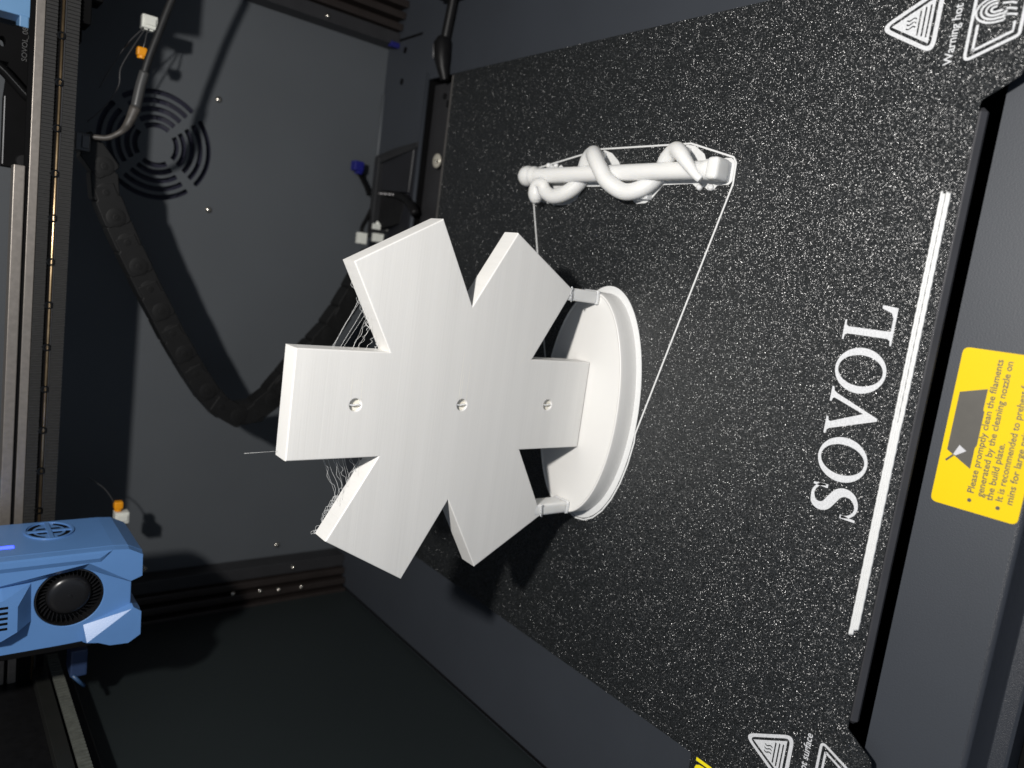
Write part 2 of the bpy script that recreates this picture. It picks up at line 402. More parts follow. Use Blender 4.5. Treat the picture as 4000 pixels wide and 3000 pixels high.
# serif lettering  (cap height ~20.5 mm, baseline y=13.6)
def put(cts, name='letter', mat=None, par=plate, d=PD, at=PZ):
    return finish(name, solid(cts, d, 0, 'XY', at), mat or M_print, par)
BY, CH = 13.8, 20.3
def serif_L(x, w):
    s = 2.6
    return [[(x, BY), (x + w, BY), (x + w + .6, BY + 6.2), (x + w - .7, BY + 6.2), (x + w - 2.2, BY + 2.2), (x + w - 4.2, BY + 1.2), (x + 5.7, BY + 1.2), (x + 5.5, BY + 2),
             (x + 5.5, BY + CH - 1.8), (x + 6.2, BY + CH - .9), (x + 8.2, BY + CH - .7), (x + 8.2, BY + CH), (x, BY + CH), (x, BY + CH - .7), (x + 1.9, BY + CH - .9), (x + 2.6, BY + CH - 1.8), (x + 2.6, BY + 1.8), (x + 1.9, BY + .9), (x, BY + .7)]]
def serif_V(x, w):
    c = x + w / 2
    T = BY + CH
    return [[(x, T), (x + 7.2, T), (x + 7.2, T - .8), (x + 5.6, T - 1.1), (x + 5.3, T - 1.9), (x + w * .56, BY + 5.4), (x + w - 4.6, T - 1.9), (x + w - 5, T - 1.1), (x + w - 6.3, T - .8), (x + w - 6.3, T), (x + w, T), (x + w, T - .8),
             (x + w - 1.6, T - 1.2), (x + w - 2.6, T - 2.6), (c + .55, BY - .5), (c - .55, BY - .5), (x + 2.3, T - 1.9), (x + 1.5, T - 1.1), (x, T - .8)]]
def serif_O(c, w):
    return [ell(c, BY + CH / 2, w / 2, CH / 2 + .4, 48), ell(c, BY + CH / 2, w / 2 - 3.0, CH / 2 - .9, 48)]
def serif_S(x, w):
    k = w / 12.0; h = CH / 20.0
    ctrl = [(11.0, 14.6), (10.4, 17.3), (8.2, 19.2), (5.9, 19.4), (3.4, 18.4), (2.4, 15.9), (3.3, 13.2), (6.0, 11.2), (8.9, 9.0), (10.1, 6.2), (9.3, 2.9), (6.4, .8), (3.6, 1.0), (1.5, 3.2), (.8, 6.0)]
    wd = [1.0, 1.1, 1.2, 1.5, 2.6, 3.4, 3.9, 4.1, 3.9, 3.4, 2.6, 1.6, 1.2, 1.1, 1.0]
    sp = spline([(a, b, 0) for a, b in ctrl], 5); ww = [q.x for q in spline([(a, 0, 0) for a in wd], 5)]
    o = strip([(x + p.x * k, BY + p.y * h) for p in sp], ww)
    o = [o[0]]
    return o
put(serif_S(-41.2, 13.0)); put(serif_O(-17.2, 18.6)); put(serif_V(-8.0, 20.0)); put(serif_O(20.2, 18.6)); put(serif_L(31.8, 15.0))
# serif ticks of the S
put([[(-30.5, BY + 13.8), (-28.9, BY + 13.8), (-29.4, BY + 20.2), (-30.3, BY + 20.2)]], 'letter_serif'); put([[(-41.1, BY + .1), (-40.2, BY + .1), (-39.5, BY + 6.6), (-41.1, BY + 6.6)]], 'letter_serif')

def warning(cx, sgn):
    a = (cx, 44.0); b = (cx - 13.0, 20.3); c = (cx + 13.0, 20.3)
    put([rpoly([a, b, c], 3.2, 6), rpoly([(cx, 40.9), (cx - 10.4, 22.0), (cx + 10.4, 22.0)], 1.8, 6)], 'warning_triangle')
    holes = []
    for k in range(3):
        yb = 24.2 + k * 1.75
        holes.append([(cx - 6 + k * .6, yb), (cx + 6 - k * .6, yb), (cx + 6 - k * .6, yb + .65), (cx - 6 + k * .6, yb + .65)])
    for k in range(3):
        p = [(cx - 1.55 + 1.55 * k + .45 * math.sin(t * 6.3), 29.2 + 3.6 * t) for t in [i / 10 for i in range(11)]]
        holes.append(strip(p, .5)[0])
    put([[(cx, 38.6), (cx - 8.4, 23.2), (cx + 8.4, 23.2)]] + holes, 'warning_triangle')
    bm = text_bm('Warning hot surface', 4.4, PD, 'XY', PZ, (cx - 17.6, 13.0), width=35.2, weight=.05)
    finish('warning_text', bm, M_print, plate)
    # do-not-touch sign: clipped inverted triangle, double outline, fingerprint
    T = 8.8
    pent = [(cx - 17, T), (cx - 10.2, -7.9), (cx + 10.2, -7.9), (cx + 17, T)]
    pin = [(cx - 13.6, T - 2.3), (cx - 8.6, -5.6), (cx + 8.6, -5.6), (cx + 13.6, T - 2.3)]
    for P_, w_ in ((pent, 1.1), (pin, .95)):
        if P_ is pin:
            put([strip(P_[:2] + [(cx - 5.2, -5.6)], w_)[0]], 'touch_sign'); put([strip([(cx + 5.2, -5.6)] + P_[2:], w_)[0]], 'touch_sign')
            put([strip([(cx - 13.6, T - 2.3), (cx - 4.5, T - 2.3)], w_)[0]], 'touch_sign'); put([strip([(cx + 4.5, T - 2.3), (cx + 13.6, T - 2.3)], w_)[0]], 'touch_sign')
        else: put(strip(rpoly(P_, 1.6, 4), w_, True), 'touch_sign')
    for k, r in enumerate((1.1, 2.5, 3.9, 5.3)):
        a0, a1 = math.radians(-20 + 9 * k), math.radians(205 - 6 * k)
        arc = [(cx + r * .85 * math.cos(a0 + (a1 - a0) * t / 14), 1.6 + r * 1.2 * math.sin(a0 + (a1 - a0) * t / 14)) for t in range(15)]
        arc += [(arc[-1][0] + .25, arc[-1][1] - 1.6 - .3 * k), (arc[-1][0] + .9, arc[-1][1] - 3.0)]
        put([strip(arc, .72)[0]], 'fingerprint_ridge')
    for k in range(4):
        put([strip([(cx - 3 + 2 * k, -6 + .5 * k), (cx - 2.4 + 2 * k, -3.4), (cx - 2.2 + 2 * k, -1.2 + .4 * k)], .7)[0]], 'fingerprint_ridge')
warning(155.8, 1); warning(-152.2, -1)
bm = text_bm('0I', 12.4, PD, 'XY', PZ, (-177.0, 56.6), align='RIGHT', shear=.0, weight=.25); finish('yellow_text', bm, M_yel2, plate)

# ================================================================== STAR PRINT
CX, YF, CZ, AW, RA, TH, RB = -24.6, 164.7, 94.8, 47.46, 84.24, 11.36, 82.6
star = thing('emblem_print', 'white six armed star emblem standing on an oval base, printed in plastic', 'printed star', (CX, 170, 0))
def arm(a, lx, ly): return (CX + lx * math.cos(a) + ly * math.sin(a), CZ - lx * math.sin(a) + ly * math.cos(a))
outl = []
for k in range(6):
    a = math.radians(60 * k); L_ = RB if k == 3 else RA
    outl += [arm(a, -AW / 2, L_), arm(a, AW / 2, L_), arm(math.radians(60 * k + 30), 0, AW)]
holes = [ell(CX + .05, z, 2.75, 2.75, 28) for z in (149.9, 93.7, 38.7)]
finish('star', solid([outl] + holes, TH, .55, 'XZ', YF), M_pla, star)
M_hole = pla('white_print_bounce_warm', (.80, .76, .66))  # paler, warmer plastic: bounced light in the holes put into the colour
for z in (149.9, 93.7, 38.7):
    bm = bmesh.new(); lathe(bm, [(2.72, YF + 1.5), (2.72, YF + 6.0)], 'Y', (CX + .05, 0, z), 24); finish('hole_floor', bm, M_hole, star)
    bm = bmesh.new(); tube(bm, spline([(CX - .2, YF + .7, z - 2.7), (CX + .25, YF + .45, z - 1), (CX - .1, YF + .5, z + .9), (CX + .2, YF + .7, z + 2.7)], 5), .5, 8, flat=(.55, .4)); finish('hole_strand', bm, M_pla2, star, True)
bm = bmesh.new()
for z, l in ((149.9 + 2.5, 12), (149.9 - 2.3, 13.5), (93.7 + 2.3, 26), (93.7 - 2.1, 20), (93.7 + 1.2, 16)):
    tube(bm, spline([(CX + 2.2, YF + .02, z), (CX + l * .5, YF + .02, z + .15), (CX + l, YF + .03, z + .05)], 5), .07, 5)
tube(bm, spline([(CX + 20, YF + .03, 62), (CX + 24, YF + .02, 59.5), (CX + 27.5, YF + .03, 58.8), (CX + 31, YF + .02, 56.2), (CX + 34, YF + .04, 55.6)], 6), .06, 5)
tube(bm, spline([(CX - 41, YF + .03, 84), (CX - 44, YF + .02, 82.6), (CX - 46, YF + .04, 84.4)], 6), .05, 5)
o = finish('surface_strings', bm, M_hole, star, True); o['kind'] = 'stuff'
BCX, BCY = CX - .1, 169.2
bm = bmesh.new()
prof = [(62.2, 30.0, 0.3), (62.2, 30.0, 11.2), (61.9, 29.7, 12.0), (61.3, 29.2, 12.25), (60.6, 28.6, 12.0), (60.4, 28.4, 11.85), (59.0, 27.2, 11.9)]
N = 128; rings = []
for a_, b_, z_ in prof: rings.append([bm.verts.new((x, y, z_)) for x, y in ell(BCX, BCY, a_, b_, N)])
for i in range(len(rings) - 1):
    for k in range(N): bm.faces.new((rings[i][k], rings[i][(k + 1) % N], rings[i + 1][(k + 1) % N], rings[i + 1][k]))
bm.faces.new(rings[-1])
finish('oval_base', bm, M_pla, star, 'auto')
finish('brim', solid([ell(BCX, BCY - .3, 66.2, 33.2, 128)], .3, 0, 'XY', .03), M_thin, star)
for (x0, x1, zt, y0, y1) in ((31.0, 37.6, 34.0, 165.2, 175.5), (-86.2, -79.9, 33.6, 164.6, 175.5)):
    bm = bmesh.new(); box(bm, x0, x1, y0, y1, 12.0, zt + 4, 1.4, 4); finish('support_post', bm, M_pla2, star, 'auto')
    bm = bmesh.new()
    for k in range(14):
        u = k / 13; x = x0 + (x1 - x0) * u
        tube(bm, [(x - .5, y0 - .25, zt - 1.6 + random.uniform(-.5, .9)), (x + .5, y0 - .45, zt - .9 + random.uniform(-.3, .8))], .42, 6)
    finish('support_edge', bm, M_pla2, star, True)
    bm = bmesh.new(); box(bm, x0 - .5, x1 + .5, y0 - .5, y1, 11.9, 14.2, .9, 3); finish('support_foot', bm, M_pla2, star, 'auto')
# stringing between the arms
bm = bmesh.new()
def wisp(p, q, amp, n=18, r=.06, wav=5):
    P, Q = Vector(p), Vector(q); pts = []
    ph = random.uniform(0, 6)
    for i in range(n + 1):
        u = i / n; e = math.sin(math.pi * u)
        pts.append(P.lerp(Q, u) + Vector((amp * .3 * math.sin(wav * u * 6 + ph), random.uniform(-.3, .3) * amp, amp * e * math.sin(wav * 5 * u + ph) + random.uniform(-.25, .25) * amp)))
    tube(bm, pts, r, 4)
xl, xr = CX - AW / 2, CX + AW / 2
for k in range(5):                                             # straight hairs
    z = 141.5 + 4.6 * k + random.uniform(-.8, .8)
    for s_, x_ in ((-1, xl), (1, xr)):
        a = arm(math.radians(60 * s_), -s_ * AW / 2, AW * .866 + (z - 136) * random.uniform(1.0, 1.14))
        wisp((x_, YF + random.uniform(4, 10), z), (a[0], YF + random.uniform(5, 11), a[1] + .2), random.uniform(.02, .22), r=.045, wav=1)
for k in range(7):                                              # left notch: from top arm's left side to upper-left arm
    z = 142.5 + 3.0 * k + random.uniform(-1, 1)
    a = arm(math.radians(300), AW / 2, AW * .866 + (z - 136) * 1.13)
    wisp((xl, YF + random.uniform(5, 10), z), (a[0], YF + random.uniform(5, 11), a[1] + 0.2), (.12, 1.1, .2, .9, .6, .3, 1.1)[k], wav=(1, 3, 1, 4, 3, 2, 3)[k])
for k in range(26):
    u = random.uniform(.12, 1.0); a = arm(math.radians(300), AW / 2, AW * .866 + u * 42.5)
    b = arm(math.radians(300), AW / 2, AW * .866 + min(1, u + random.uniform(.05, .16)) * 42.5)
    h = random.uniform(.5, 2.2) * (.5 + u)
    tube(bm, [Vector(p) + Vector((random.uniform(-.3, .3), 0, random.uniform(-.3, .3))) for p in spline([(a[0], YF + 10.5, a[1]), (a[0] - .4, YF + 11.5, a[1] + h), ((a[0] + b[0]) / 2 - 1.2, YF + 11, (a[1] + b[1]) / 2 + h * .9), (b[0] - .3, YF + 10.5, b[1] + .1)], 5)], .06, 4)
for k in range(6):                                              # right notch
    z = 140 + 4.2 * k + random.uniform(-1, 1)
    a = arm(math.radians(60), -AW / 2, AW * .866 + (z - 136) * 1.05)
    wisp((xr, YF + random.uniform(4, 9), z), (a[0], YF + random.uniform(5, 11), a[1] + .2), (.8, .9, 1.0, .6, .12, .25)[k], wav=(3, 3, 4, 3, 1, 1)[k])
for k in range(8):
    u = random.uniform(.15, .9); a = arm(math.radians(60), -AW / 2, AW * .866 + u * 40)
    tube(bm, spline([(a[0], YF + 10.5, a[1]), (a[0] + 1.5, YF + 11.2, a[1] + random.uniform(1, 3)), (a[0] + 3.2, YF + 10.8, a[1] + random.uniform(1.5, 2.6))], 5), .055, 4)
tube(bm, [(xl + 2, YF + 9, CZ + RA - .3), (xl + 1.6, YF + 9, CZ + RA + 14)], .06, 4)
o = finish('plastic_strings', bm, M_thin, star, True); o['kind'] = 'stuff'

# ================================================================== SNAKE ROD PRINT
rod = thing('snake_rod_print', 'white plastic rod with a snake coiled round it, lying on the build plate', 'printed rod', (101, 175, 0))
RXC, RZC = 101.2, 7.4
bm = bmesh.new()
prof = [(.6, 104.2), (3.6, 104.2), (4.2, 105.0), (4.3, 108.4), (5.0, 109.2), (5.1, 110.6), (4.7, 112.0), (4.4, 113.2), (4.35, 116), (4.35, 236.5), (4.8, 237.5), (5.6, 238.8), (5.7, 240.6), (4.7, 241.8), (5.3, 242.8), (6.2, 245), (6.0, 248), (4.4, 250.4), (2.2, 251.8), (.4, 252.2)]
lathe(bm, prof, 'Y', (RXC, 0, RZC), 36); finish('rod', bm, M_pla2, rod, 'auto')
bm = bmesh.new(); box(bm, RXC - 5.2, RXC + 5.2, 102.0, 108.4, RZC - 5.2, RZC + 5.4, 2.3, 4); finish('rod_end', bm, M_pla2, rod, 'auto')
sn = [(84.6, 230.9, 10.4, 1.6), (86.3, 231.3, 10.6, 3.0), (89.5, 231.6, 11.0, 3.9), (92.8, 231.6, 11.3, 3.7), (95.3, 230.6, 11.3, 3.2), (95.0, 227.6, 10.5, 3.2), (91.2, 225.0, 9.2, 3.4), (88.9, 218.5, 8.2, 3.6), (91.2, 209.6, 6.8, 3.7), (97.0, 203.0, 4.2, 3.7), (104.2, 199.6, 4.2, 3.7), (109.2, 195.6, 6.4, 3.7), (111.9, 190.0, 8.4, 3.7), (108.7, 184.0, 12.2, 3.7), (102.7, 177.5, 13.8, 3.7), (96.0, 171.5, 12.6, 3.7), (91.2, 162.5, 8.8, 3.7), (92.6, 153.4, 6.6, 3.7), (97.2, 147.2, 4.2, 3.7),
      (102.5, 142.2, 4.0, 3.6), (107.7, 138.0, 6.0, 3.6), (111.0, 131.8, 8.2, 3.5), (108.8, 125.8, 11.2, 3.2), (104.0, 120.2, 12.2, 2.6), (98.6, 115.0, 11.0, 1.9), (96.2, 112.2, 10.0, 1.5)]
sp = spline([q[:3] for q in sn], 7); rd = [q.x * 1.2 for q in spline([(q[3], 0, 0) for q in sn], 7)]
bm = bmesh.new(); tube(bm, sp, 3, 18, radii=rd); finish('snake', bm, M_pla2, rod, True)
br = [(87.4, 243), (85.9, 230), (84.9, 222), (85.5, 214), (88.2, 208.2), (95.7, 202.2), (95.6, 186.7), (95.2, 172), (90, 166.5), (86.2, 160), (86.6, 153.5), (88.6, 150), (95.8, 143.4), (96.2, 124.6), (94.0, 121.5), (94.6, 117), (92.8, 114.2), (93.2, 111.2), (95.2, 109.5), (95.4, 103), (97, 101.4), (106, 101.4), (108, 104), (107.4, 118.6), (110.4, 120.2), (114.6, 126.6), (115.4, 131.6), (113.2, 137.6), (107.2, 143.4), (106.6, 176), (109, 177.6), (113.6, 183.6), (115.6, 189.8), (113.6, 196), (106.8, 203.0), (106.7, 222), (109, 225), (106.6, 228), (109.2, 234), (106.6, 240), (103, 243), (95, 243), (92, 236)]
finish('brim', solid([rpoly(br[::-1], 1.6, 3)], .3, 0, 'XY', .03), M_thin, rod)
bm = bmesh.new()
for k in range(30):                                            # support blobs under the rod
    y = 112 + k * 4.2; box(bm, 97.6, 104.8, y, y + 2.8, .2, 4.2, .4)
box(bm, 96.6, 105.6, 103.0, 104.4, .2, 6.6, .3)
for (x, y) in ((91, 216), (89.5, 158), (112, 190), (111.5, 131), (90, 152), (110, 196), (108, 138), (93, 209)): box(bm, x - 2, x + 2, y - 2.5, y + 2.5, .2, 4.5, .5)
for (x, y) in ((94.4, 119.6), (94.2, 112.8), (108.6, 236), (108.2, 229), (86.3, 226)): lathe(bm, [(1.7, .3), (1.5, 1.4), (.6, 2.2)], 'Z', (x, y, 0), 10)
finish('support', bm, M_pla2, rod)

# ================================================================== SKIRT OUTLINE + PURGE LINE
hull = [(116.3, 193.5), (115.9, 129.4), (108.2, 102.8), (105.5, 100.9), (95.6, 100.7)]
hull += [(-34.0, 135.5)]
hull += ell(BCX, BCY - .3, 67.3, 34.3, 14, math.radians(258), math.radians(110), False)
hull += [(55, 235.4), (88, 246.4), (101, 250), (107.5, 246.2)]
sk = finish('skirt_line', solid(strip(rpoly(hull, .8, 3), .85, True), .3, 0, 'XY', .03), M_thin)
tag(sk, 'thin white skirt line on the plate looping around the star and the rod', 'skirt line')
pg = thing('purge_line', 'straight white purge line of plastic beside the front edge of the plate', 'purge line', (0, 5, 0))
for k, (y, x0, x1) in enumerate(((6.65, -86.0, 91.6), (5.75, -85.6, 90.8), (4.9, -83.4, 91.4), (4.1, -82.9, 91.0))):
    bm = bmesh.new(); pts = []
    n = 240
    for i in range(n + 1):
        u = i / n; x = x0 + (x1 - x0) * u
        pts.append((x, y - .25 * (x > 3) * (k > 1) + .06 * math.sin(i * .9), .22))
    rad = [(.54 + .05 * math.sin(i * 2.1)) if pts[i][0] > 3 else .60 for i in range(n + 1)]
    tube(bm, pts, .46, 6, radii=rad); finish('strand', bm, M_thin, pg, True)

# ================================================================== STICKER
st = thing('warning_sticker', 'yellow instruction sticker with grey print on the front deck', 'sticker', (5, -24, DZ))
SZ = DZ + .02
finish('sheet', solid([rpoly([(-24.5, -38.7), (35.6, -38.7), (35.6, -9.1), (-24.5, -9.1)], 2.4, 6)], .12, 0, 'XY', SZ), M_yel, st)
TZ = SZ + .14
def ink(c, name, mat=M_ink, z=TZ): finish(name, solid(c, .03, 0, 'XY', z), mat, st)
ink([[(-8.9, -20.2), (-3.7, -11.1), (18.7, -11.1), (21.5, -20.2), (13.6, -20.2), (13.0, -20.7), (.2, -20.7), (-.8, -20.2)]], 'plate_icon')
ink([[(-4.9, -13.5), (-1.0, -15.0), (-2.7, -17.7), (-5.2, -14.4)]], 'scraper_icon', M_ink2, TZ + .05)
ink(strip([(-7.8, -11.4), (-5.2, -13.6)], .75), 'scraper_handle', M_ink, TZ + .05)
for y, t, w_, x in ((-23.1, 'Please promptly clean the filaments', 50.2, -17.6), (-26.3, 'generated by the cleaning nozzle on', 50.6, -18.0), (-29.5, 'the build plate.', 21.5, -18.4), (-32.6, 'It is recommended to preheat for 5', 48, -17.9), (-35.9, 'mins for large prints.', 31, -18.1)):
    finish('text_line', text_bm(t, 3.3, .03, 'XY', TZ, (x, y), width=w_, weight=.045), M_ink, st)
for y in (-22.2, -31.7): ink([ell(-20.3, y, .72, .72, 20)], 'bullet')

# ================================================================== GANTRY
YB = 370.0
gan = thing('gantry_beam', 'grey aluminium cross beam with black toothed belts and a rail of dark bolts', 'gantry beam', (0, YB, 231))
bm = bmesh.new()
box(bm, -240, 240, YB + .6, YB + 4, 247.2, 251.4, .25); box(bm, -240, 240, YB + 2.5, YB + 16, 233, 247.1)
finish('extrusion', bm, M_alu, gan)
bm = bmesh.new(); box(bm, -240, 63, YB + .9, YB + 16, 253.2, 258.4, .4); finish('upper_flange', bm, M_alu, gan)
bm = bmesh.new(); box(bm, -240, 240, YB + 2.4, YB + 6, 251.0, 253.6); box(bm, -240, 63, YB + 16.1, YB + 32, 233, 255.8); box(bm, 63.1, 140, YB + 33, YB + 45, 233, 258); finish('groove_and_leak_backing', bm, M_matte, gan)  # groove strip, plus hidden boxes added to stop light leaking over the beam
bm = bmesh.new(); box(bm, -240, 240, YB + 1.6, YB + 2.46, 246.2, 247.15); finish('groove', bm, M_matte, gan)
def belt_teeth(x0, x1, z0, z1, y):
    bm = bmesh.new(); p = 2.0 * .985; n = int((x1 - x0) / (p / 2)); 
    prof = []
    for i in range(n):
        x = x0 + i * p / 2; hi = i % 2
        d = 0 if hi else .78
        prof += [(x + .12, y + d), (x + p / 2 - .12, y + d)]
    a = [bm.verts.new((x, yy, z1)) for x, yy in prof]; b = [bm.verts.new((x, yy, z0)) for x, yy in prof]
    for i in range(len(prof) - 1): bm.faces.new((a[i], b[i], b[i + 1], a[i + 1]))
    # body behind the teeth
    box(bm, x0, x1, y + .8, y + 1.6, z0, z1)
    for ring, s in ((a, 1), (b, -1)):
        back = [bm.verts.new((x, y + .85, z1 if s > 0 else z0)) for x, yy in prof]
        for i in range(len(prof) - 1): bm.faces.new((ring[i], ring[i + 1], back[i + 1], back[i]))
    bmesh.ops.recalc_face_normals(bm, faces=bm.faces)
    return bm
finish('belt', belt_teeth(-215, 215, 241.6, 247.0, YB - .9), M_belt, gan)
finish('belt', belt_teeth(-215, 215, 231.3, 237.4, YB - .9), M_belt, gan)
bm = bmesh.new(); box(bm, -240, 240, YB + 1.2, YB + 2.4, 233.1, 246.0); finish('rail_slot', bm, M_matte, gan)
bm = bmesh.new(); tube(bm, [(-240, YB + .5, 239.0), (240, YB + .5, 239.0)], .75, 10); finish('rail_rod', bm, M_brass, gan, True)
bm = bmesh.new(); box(bm, -240, 240, YB + .4, YB + 1.5, 237.5, 238.1); finish('rail_lip', bm, M_alud, gan)
proto = None
x = 134.1 + 24.3 * 3
for k in range(15):
    if proto is None:
        bm = bmesh.new(); lathe(bm, [(2.35, YB + 1.1), (2.35, YB - .2), (2.05, YB - .75), (1.25, YB - .75), (1.15, YB + .3), (.1, YB + .4)], 'Y', (0, 0, 239.7), 18)
        proto = finish('bolt', bm, plain('black_bolt', (.02, .02, .02), .22, .8), gan, 'auto'); o = proto
    else:
        o = proto.copy(); C.objects.link(o)
    o.location.x = (x - 24.25 * k) * MM
# bracket with embossed name, on top of the beam
brk = thing('cable_bracket', 'black plastic bracket with embossed lettering on top of the gantry beam', 'bracket', (110, 388, 250))
bm = solid([[(62.0, 262.4), (62.0, 252.6), (64.2, 250.8), (136.4, 250.2), (136.4, 266), (134, 275), (112, 275), (112, 266.5), (116.8, 266.5), (116.8, 261.2), (112, 261.2), (99, 262.4)], ell(127, 264.2, 2.6, 1.5, 16)], 14, .5, 'XZ', 388)
finish('plate', bm, M_matte, brk)
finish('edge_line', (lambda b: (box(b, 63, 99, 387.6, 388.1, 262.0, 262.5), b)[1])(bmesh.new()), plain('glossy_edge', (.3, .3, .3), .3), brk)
finish('embossed_text', text_bm('SOVOL_08', 3.6, .5, 'XZ', 387.4, (119.2, 253.0), width=17.6), plain('glossy_black', (.09, .09, .09), .15), brk)
bm = bmesh.new(); lathe(bm, [(4, 388.2), (4, 386.5), (3.4, 386)], 'Y', (66, 0, 252.6), 16); finish('nut', bm, M_black, brk)
# braided cable
bc = thing('braided_cable', 'black braided cable slanting down across the embossed bracket', 'cable', (105, 384, 255))
pts = spline([(116, 383, 272), (112, 383, 264.6), (106, 383.5, 258), (100.5, 384, 252.0), (99, 386, 247)], 8)
bm = bmesh.new(); tube(bm, pts, 2.7, 14); finish('core', bm, M_matte, bc, True)
M_braid = plain('glossy_braid', (.05, .05, .05), .12, var=.2, spec=.8)
bm = bmesh.new()
for s in (1, -1):
    for k in range(6):
        hp = []
        for i, p in enumerate(pts):
            a = s * i * .55 + k * math.pi / 3
            hp.append(Vector(p) + Vector((math.cos(a) * 2.5 * .75, math.sin(a) * -2.8, math.cos(a) * 1.9)))
        tube(bm, hp, .38, 5)
finish('braid', bm, M_braid, bc, True)
# blue carriage blocks behind the beam
cb = thing('carriage_block', 'light blue plastic block behind the right part of the beam', 'carriage block', (150, 420, 246), 'blue carriage blocks')
bm = bmesh.new(); box(bm, 149, 250, 420, 440, 244, 300, .6); finish('block', bm, M_bluelt, cb)
bm = bmesh.new(); box(bm, 143, 149.4, 419, 438, 249.8, 254.4, .6); finish('lug', bm, M_bluelt, cb)
bm = bmesh.new(); box(bm, 143.2, 150, 421, 438, 246, 249.7, .4); finish('spacer', bm, M_nyl, cb)
cb = thing('carriage_block', 'light blue stepped bracket behind the beam just above the print head', 'carriage block', (-130, 392, 250), 'blue carriage blocks')
bm = bmesh.new(); box(bm, -131, -117.2, 388, 404, 252.6, 262, .6); finish('block', bm, M_bluelt, cb)
bm = bmesh.new(); box(bm, -146, -130.8, 387, 404, 249.6, 260, .6); finish('lug', bm, M_bluelt, cb)

# ================================================================== PRINT HEAD
hd = thing('print_head', 'blue faceted print head with a round black fan, parked on the gantry beam', 'print head', (-160, 325, 200))
ftop = 300.0; fb = 304.8
sil = [(-133, 302), (-133, 212), (-133.6, 205), (-137.6, 197.5), (-150.9, 197.1), (-153.7, 202.0), (-168.2, 201.7), (-171.8, 196.8), (-185.2, 196.6), (-189.4, 202.7), (-188.7, 212.2), (-186.0, 217.6), (-187.4, 262), (-188.5, 302)]
FX, FZ, FR = -159.6, 231.6, 16.1
finish('body', solid([sil[::-1], ell(FX, FZ, FR, FR, 64)], 352 - fb, .5, 'XZ', fb), M_blue, hd)
bm = bmesh.new()
top = [(-133.6, 301.5), (-133.6, 212), (-134.2, 205.2), (-138.0, 198.2), (-150.5, 197.8), (-152.8, 203.4), (-139.8, 224), (-146.4, 263), (-152, 301.5)]
base = [(-133.1, 301.9), (-133.1, 212), (-133.7, 205), (-137.7, 197.6), (-151.2, 197.2), (-153.8, 203.0), (-144.0, 226.2), (-150.0, 262), (-155.5, 301.9)]
frustum(bm, top, base, ftop, fb + .05)
finish('front_panel', bm, M_blue, hd)
bm = bmesh.new()
pv = {k: bm.verts.new(v) for k, v in dict(A=(-176.6, fb - .1, 224.6), B=(-184.9, 299.5, 223.2), C=(-169.6, 300.3, 202.0), D=(-168.6, 300.3, 201.2), E=(-171.8, 300.3, 197.0), F=(-185.2, 299.7, 196.8), G=(-189.2, 299.6, 202.8), H=(-188.6, 299.5, 212.0), I=(-186.0, 299.5, 217.6),
    c=(-168.4, fb + .2, 202.4), d=(-168.2, fb + .2, 201.2), e=(-171.8, fb + .2, 197.0), f=(-185.2, fb + .2, 196.8), g=(-189.3, fb + .2, 202.8), h=(-188.7, fb + .2, 212.0), i=(-186.1, fb + .2, 217.6), b=(-186.6, fb + .2, 224.6)).items()}
for q in ('ABC', 'BIHGFEDC', 'EFfe', 'FGgf', 'GHhg', 'HIih', 'IBbi', 'BAb', 'CDdc', 'DEed', 'ACc'): bm.faces.new([pv[c] for c in q])
bmesh.ops.recalc_face_normals(bm, faces=bm.faces)
finish('corner_pad', bm, M_blue, hd)
bm = bmesh.new()
top = [(-156.9, 255.6), (-170.6, 255.4), (-174.4, 262), (-174.4, 301), (-154, 301), (-153, 262)]
base = [(-148.6, 249.3), (-169.6, 248.6), (-178.6, 262), (-178.6, 301.8), (-146.5, 301.8), (-146.5, 262)]
frustum(bm, top, base, 296.5, fb + .05); finish('nose_panel', bm, M_blue, hd)
bm = bmesh.new()
for k in range(5): box(bm, -168.6 + k * 2.8, -167.2 + k * 2.8, 296.3, 297, 259.6, 268, .3)
finish('nose_slot', bm, M_matte, hd)
bm = bmesh.new()
top = [(-134.2, 301), (-134.2, 215.5), (-137.0, 219.4), (-137.0, 301)]
base = [(-133.5, 301.4), (-133.5, 213.2), (-139.6, 218.6), (-139.6, 301.4)]
frustum(bm, top, base, 298.7, ftop + .02); finish('edge_ridge', bm, M_blue, hd)
bm = bmesh.new(); box(bm, -189.0, -186.2, 304, 307, 214, 300, .4); finish('side_slot', bm, M_matte, hd)
bm = bmesh.new(); box(bm, -190.2, -187.0, 307.5, 345, 212, 300, .8); finish('side_cover', bm, M_blue, hd)
fan = None
bm = bmesh.new(); lathe(bm, [(15.95, 317), (15.95, 305.0), (15.3, 304.9), (15.2, 312), (.2, 312)], 'Y', (FX, 0, FZ), 56); fan = finish('fan', bm, M_fan, hd, 'auto')
bm = bmesh.new(); lathe(bm, [(10.9, 312), (10.9, 308.0), (10.6, 306.8), (9.8, 305.8), (8.4, 305.1), (6.6, 304.8), (1.2, 304.7), (1.0, 304.4), (.1, 304.4)], 'Y', (FX + .4, 0, FZ), 48); finish('hub', bm, M_fan, fan, 'auto')
bm = bmesh.new()
